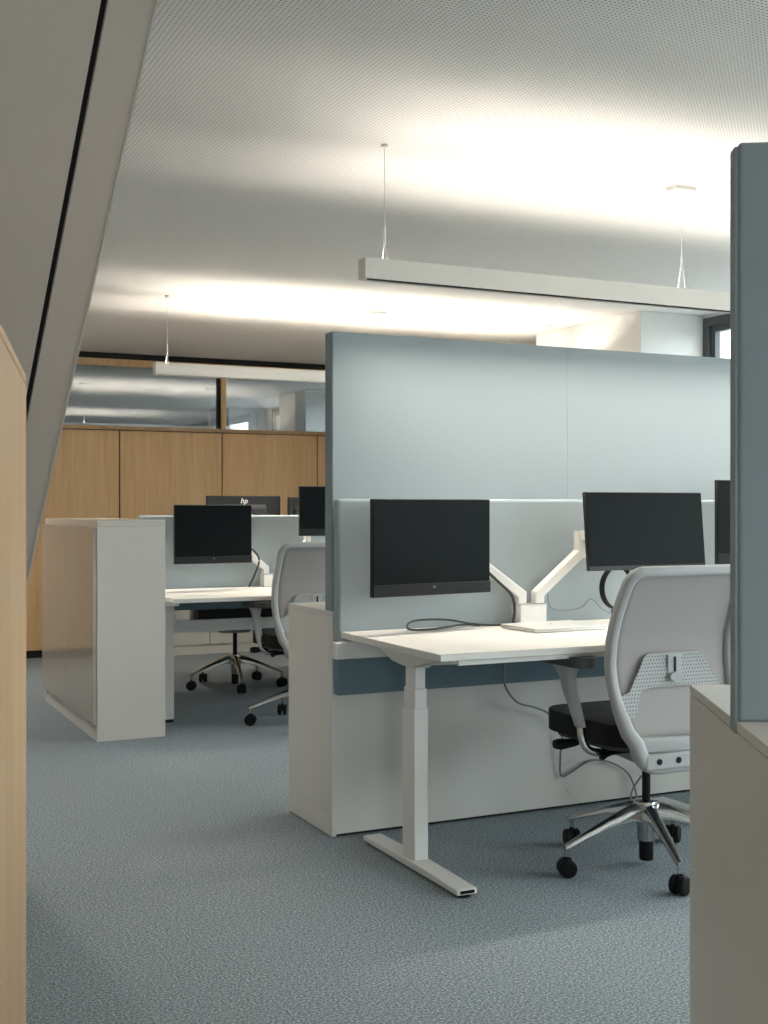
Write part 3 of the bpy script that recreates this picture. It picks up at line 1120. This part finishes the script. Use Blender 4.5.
def make_chair(label, loc, rotz):
    root = thing('office_chair', label, 'chair', loc, rotz, 'grey mesh-backed swivel chairs')
    # ---- back frame : closed rounded loop following the spine profile
    zt, zb = 0.997, 0.380
    path = []
    R1, R2 = 0.048, 0.075

    def add(x, z):
        path.append((x, interp(PROF, z), z))
    ht, hb = interp(HALF, zt), interp(HALF, zb)
    for k in range(7):
        a = PI / 2 - PI / 2 * k / 6
        add(ht - R1 + R1 * math.cos(a), zt - R1 + R1 * math.sin(a))
    for k in range(1, 14):
        z = zt - R1 + (zb + R2 - zt + R1) * k / 14
        add(interp(HALF, z), z)
    for k in range(7):
        a = -PI / 2 * k / 6
        add(hb - R2 + R2 * math.cos(a), zb + R2 + R2 * math.sin(a))
    full = path + [(-x, y, z) for x, y, z in reversed(path)]
    b = NB()
    sc = [1.0 + 0.38 * min(1, max(0, (0.60 - p[2]) / 0.15)) for p in full]
    sweep(b, full, rrect(0.033, 0.034, 0.011, 3), closed=True, up=Vector((0, 1, 0)), scales=sc)
    obj('back_frame', b, M['chair_grey'], root, sharp=60)
    # cross bar below the mesh
    b = NB()
    w = interp(HALF, 0.455) * 0.97
    sweep(b, [(-w, interp(PROF, 0.455), 0.455), (-w * 0.5, interp(PROF, 0.455) - 0.012, 0.45), (0, interp(PROF, 0.455) - 0.015, 0.448), (w * 0.5, interp(PROF, 0.455) - 0.012, 0.45), (w, interp(PROF, 0.455), 0.455)],
          rrect(0.050, 0.026, 0.011, 3), up=Vector((0, 1, 0)))
    obj('back_crossbar', b, M['chair_grey'], root, sharp=60)
    # mesh
    b = NB()
    rows = []
    nz, nx = 22, 12
    for i in range(nz + 1):
        z = 0.468 + (1.0 - 0.468) * i / nz
        hw = interp(HALF, z) - 0.006
        if z > zt - R1:
            dz = z - (zt - R1)
            hw = interp(HALF, z) - R1 + math.sqrt(max(R1 * R1 - dz * dz, 0)) - 0.004
        r = []
        for j in range(nx + 1):
            s = -1 + 2 * j / nx
            r.append(b.verts.new((hw * s, interp(PROF, z) + 0.004 - 0.004 * (1 - s * s), z)))
        rows.append(r)
    for i in range(nz):
        for j in range(nx):
            b.faces.new((rows[i][j], rows[i][j + 1], rows[i + 1][j + 1], rows[i + 1][j]))
    o = obj('back_mesh', b, M['mesh'], root, sharp=80)
    sd = o.modifiers.new('thickness', 'SOLIDIFY')
    sd.thickness = 0.003
    # perforated lumbar plate (an arch), behind the mesh
    b = NB()
    outer = [(0.0, 0.728), (0.102, 0.728), (0.116, 0.720), (0.178, 0.620), (0.190, 0.610), (0.208, 0.606), (0.226, 0.602)]
    inner = [(0.0, 0.622), (0.100, 0.621), (0.130, 0.617), (0.150, 0.603), (0.170, 0.556), (0.190, 0.536), (0.228, 0.520)]
    pairs = [((-a[0], a[1]), (-c[0], c[1])) for a, c in reversed(list(zip(outer, inner))[1:])] + list(zip(outer, inner))
    rings = []
    for (xo, zo), (xi, zi) in pairs:
        r = []
        for off in (0.009, 0.015):
            col = []
            for t in (0, 0.33, 0.66, 1):
                x, z = xo + (xi - xo) * t, zo + (zi - zo) * t
                col.append((x, interp(PROF, z) - off, z))
            r += col if off < 0.01 else list(reversed(col))
        rings.append(r)
    loft(b, rings)
    obj('lumbar_plate', b, M['perf'], root)
    b = NB()
    yk = interp(PROF, 0.66) - 0.0155
    bx(b, -0.028, 0.028, yk - 0.001, yk + 0.004, 0.640, 0.722)
    obj('slider_track', b, M['chair_grey'], root, 0.004, 2)
    b = NB()
    bx(b, -0.004, 0.004, yk - 0.0035, yk - 0.001, 0.665, 0.715)
    obj('slider_slot', b, M['black'], root)
    b = NB()
    lathe(b, [(0.004, -0.012), (0.017, -0.010), (0.020, 0.0), (0.018, 0.008)], 16)
    o = obj('slider_knob', b, M['chair_grey'], root)
    o.rotation_euler = (PI / 2, 0, 0)
    o.scale = (1.4, 0.8, 1)
    o.location = (-0.004, yk - 0.009, 0.652)
    # ---- seat
    b = NB()
    ol = rrect(0.49, 0.47, 0.11, 6)
    prism(b, [(x, y + 0.06) for x, y in ol], 0.436, 0.506)
    obj('seat', b, M['seat'], root, 0.038, 6)
    b = NB()
    prism(b, [(x * 0.9, y * 0.9 + 0.055) for x, y in ol], 0.418, 0.4355)
    obj('seat_pan', b, M['pad'], root, 0.006, 2)
    # ---- mechanism
    b = NB()
    prism_x(b, [(-0.205, 0.372), (-0.20, 0.430), (0.10, 0.4175), (0.12, 0.395), (0.07, 0.365), (-0.12, 0.350)], -0.085, 0.085)
    mech = obj('mechanism', b, M['chair_grey2'], root, 0.008, 3)
    b = NB()
    bx(b, -0.185, 0.185, -0.240, -0.2, 0.374, 0.426)
    pl = obj('rear_plate', b, M['chair_grey'], root, 0.008, 3)
    for x in (-0.135, -0.06, 0.06, 0.135):
        b = NB()
        lathe(b, [(0.010, -0.002), (0.010, 0.002)], 14)
        o = obj('bolt_recess', b, M['black'], pl)
        o.rotation_euler = (PI / 2, 0, 0)
        o.location = (x, -0.2405, 0.402)
    for s in (-1, 1):
        # arm
        b = NB()
        ol2 = rrect(0.092, 0.245, 0.040, 5)
        prism(b, [(x, y) for x, y in ol2], 0.0, 0.034)
        pad = obj('armrest_pad', b, M['pad'], root, 0.010, 3)
        pad.location = (s * 0.285, 0.045, 0.684)
        b = NB()
        rings = []
        for (yy, z, wx, wy) in ((0.055, 0.683, 0.050, 0.105), (0.050, 0.660, 0.042, 0.080), (0.042, 0.635, 0.038, 0.058), (0.030, 0.600, 0.037, 0.052), (-0.028, 0.490, 0.030, 0.040)):
            rings.append([(s * 0.285 + a, yy + c, z) for a, c in rrect(wx, wy, 0.014, 3)])
        loft(b, rings)
        obj('armrest_post', b, M['chair_grey'], root, sharp=50)
        b = NB()
        tube(b, smooth_path([(s * 0.285, -0.026, 0.50), (s * 0.286, -0.038, 0.455), (s * 0.275, -0.045, 0.425), (s * 0.240, -0.048, 0.407), (s * 0.16, -0.045, 0.404), (s * 0.08, -0.04, 0.404)], 5), 0.013, 10)
        obj('armrest_bracket', b, M['chrome'], root, sharp=60)
        # levers
        b = NB()
        tube(b, [(s * 0.08, 0.08, 0.408), (s * 0.215, 0.10, 0.410)], 0.005, 8)
        sweep(b, [(s * 0.205, 0.10, 0.410), (s * 0.225, 0.102, 0.410), (s * 0.275, 0.108, 0.408), (s * 0.292, 0.111, 0.408)], rrect(0.046, 0.034, 0.012, 3), scales=[0.45, 0.7, 1.0, 0.75])
        obj('lever', b, M['black'], root)
    b = NB()
    sweep(b, smooth_path([(-0.07, -0.04, 0.398), (-0.15, -0.06, 0.404), (-0.21, -0.07, 0.402), (-0.235, -0.072, 0.390)], 4), rrect(0.022, 0.012, 0.004, 2))
    obj('lever', b, M['black'], root)
    # ---- gas lift and base
    b = NB()
    lathe(b, [(0.014, 0.205), (0.014, 0.36)], 16)
    obj('gas_lift', b, M['black'], root)
    b = NB()
    lathe(b, [(0.029, 0.085), (0.031, 0.15), (0.040, 0.185), (0.044, 0.205), (0.040, 0.217), (0.030, 0.220)], 24)
    hub = obj('base_hub', b, M['chrome'], root)
    b = NB()
    lathe(b, [(0.021, 0.018), (0.024, 0.022), (0.024, 0.0845)], 18)
    obj('lift_sleeve', b, M['black'], hub)
    for k in range(5):
        b = NB()
        rings = []
        for (r, zt_, zb_, w) in ((0.020, 0.215, 0.150, 0.024), (0.075, 0.203, 0.160, 0.021), (0.16, 0.172, 0.143, 0.017), (0.25, 0.135, 0.114, 0.014), (0.312, 0.109, 0.092, 0.012), (0.324, 0.104, 0.090, 0.009)):
            hgt = zt_ - zb_
            rings.append([(r, -w, zb_), (r, w, zb_), (r, w, zb_ + hgt * 0.55), (r, w * 0.55, zt_ - hgt * 0.08), (r, 0, zt_), (r, -w * 0.55, zt_ - hgt * 0.08), (r, -w, zb_ + hgt * 0.55)])
        loft(b, rings)
        lathe(b, [(0.0085, 0.066), (0.0085, 0.095)], 10, 0.315, 0)
        sp = obj('base_leg', b, M['chrome'], root, sharp=50)
        ang = math.radians(35 + 72 * k)
        sp.rotation_euler = (0, 0, ang - rotz)
        b = NB()
        # twin wheels with hood
        for s in (-1, 1):
            rings = []
            for (yy, rr) in ((0.005, 0.024), (0.007, 0.029), (0.022, 0.030), (0.026, 0.026), (0.027, 0.018)):
                rings.append([(rr * math.cos(2 * PI * q / 20), s * yy, 0.030 + rr * math.sin(2 * PI * q / 20)) for q in range(20)])
            loft(b, rings)
        lathe(b, [(0.008, 0.05), (0.008, 0.070)], 10, 0.0, 0)
        bx(b, -0.014, 0.014, -0.005, 0.005, 0.02, 0.062)
        cs = obj('castor', b, M['black'], sp)
        cs.location = (0.315, 0, 0)
        cs.rotation_euler = (0, 0, math.radians((40, 75, 160, 20, 100)[k]) - ang)
    return root


ch1 = make_chair('grey mesh-backed swivel chair at the near desk, nearest the camera', (2.550, 3.275, 0), 0.0)
ch2 = copy_tree(ch1)
ch2.location = (2.525, 6.24, 0)
ch2['label'] = 'grey mesh-backed swivel chair at the far desk, cut off by the low cabinet'
ch3 = copy_tree(ch1)
ch3.location = (2.605, 7.72, 0)
ch3.rotation_euler = (0, 0, PI - math.radians(6))
ch3['label'] = 'swivel chair behind the far desk, only its star base and seat showing'
for ch, turn in ((ch2, -12), (ch3, 50)):
    for leg in children(ch):
        if leg.name.startswith('base_leg'):
            leg.rotation_euler.z += math.radians(turn)
for ch in (ch2, ch3):                           # armrests set lower to clear the desktops
    for part in children(ch):
        if part.name.startswith(('armrest_pad', 'armrest_post')):
            part.location.z -= 0.032
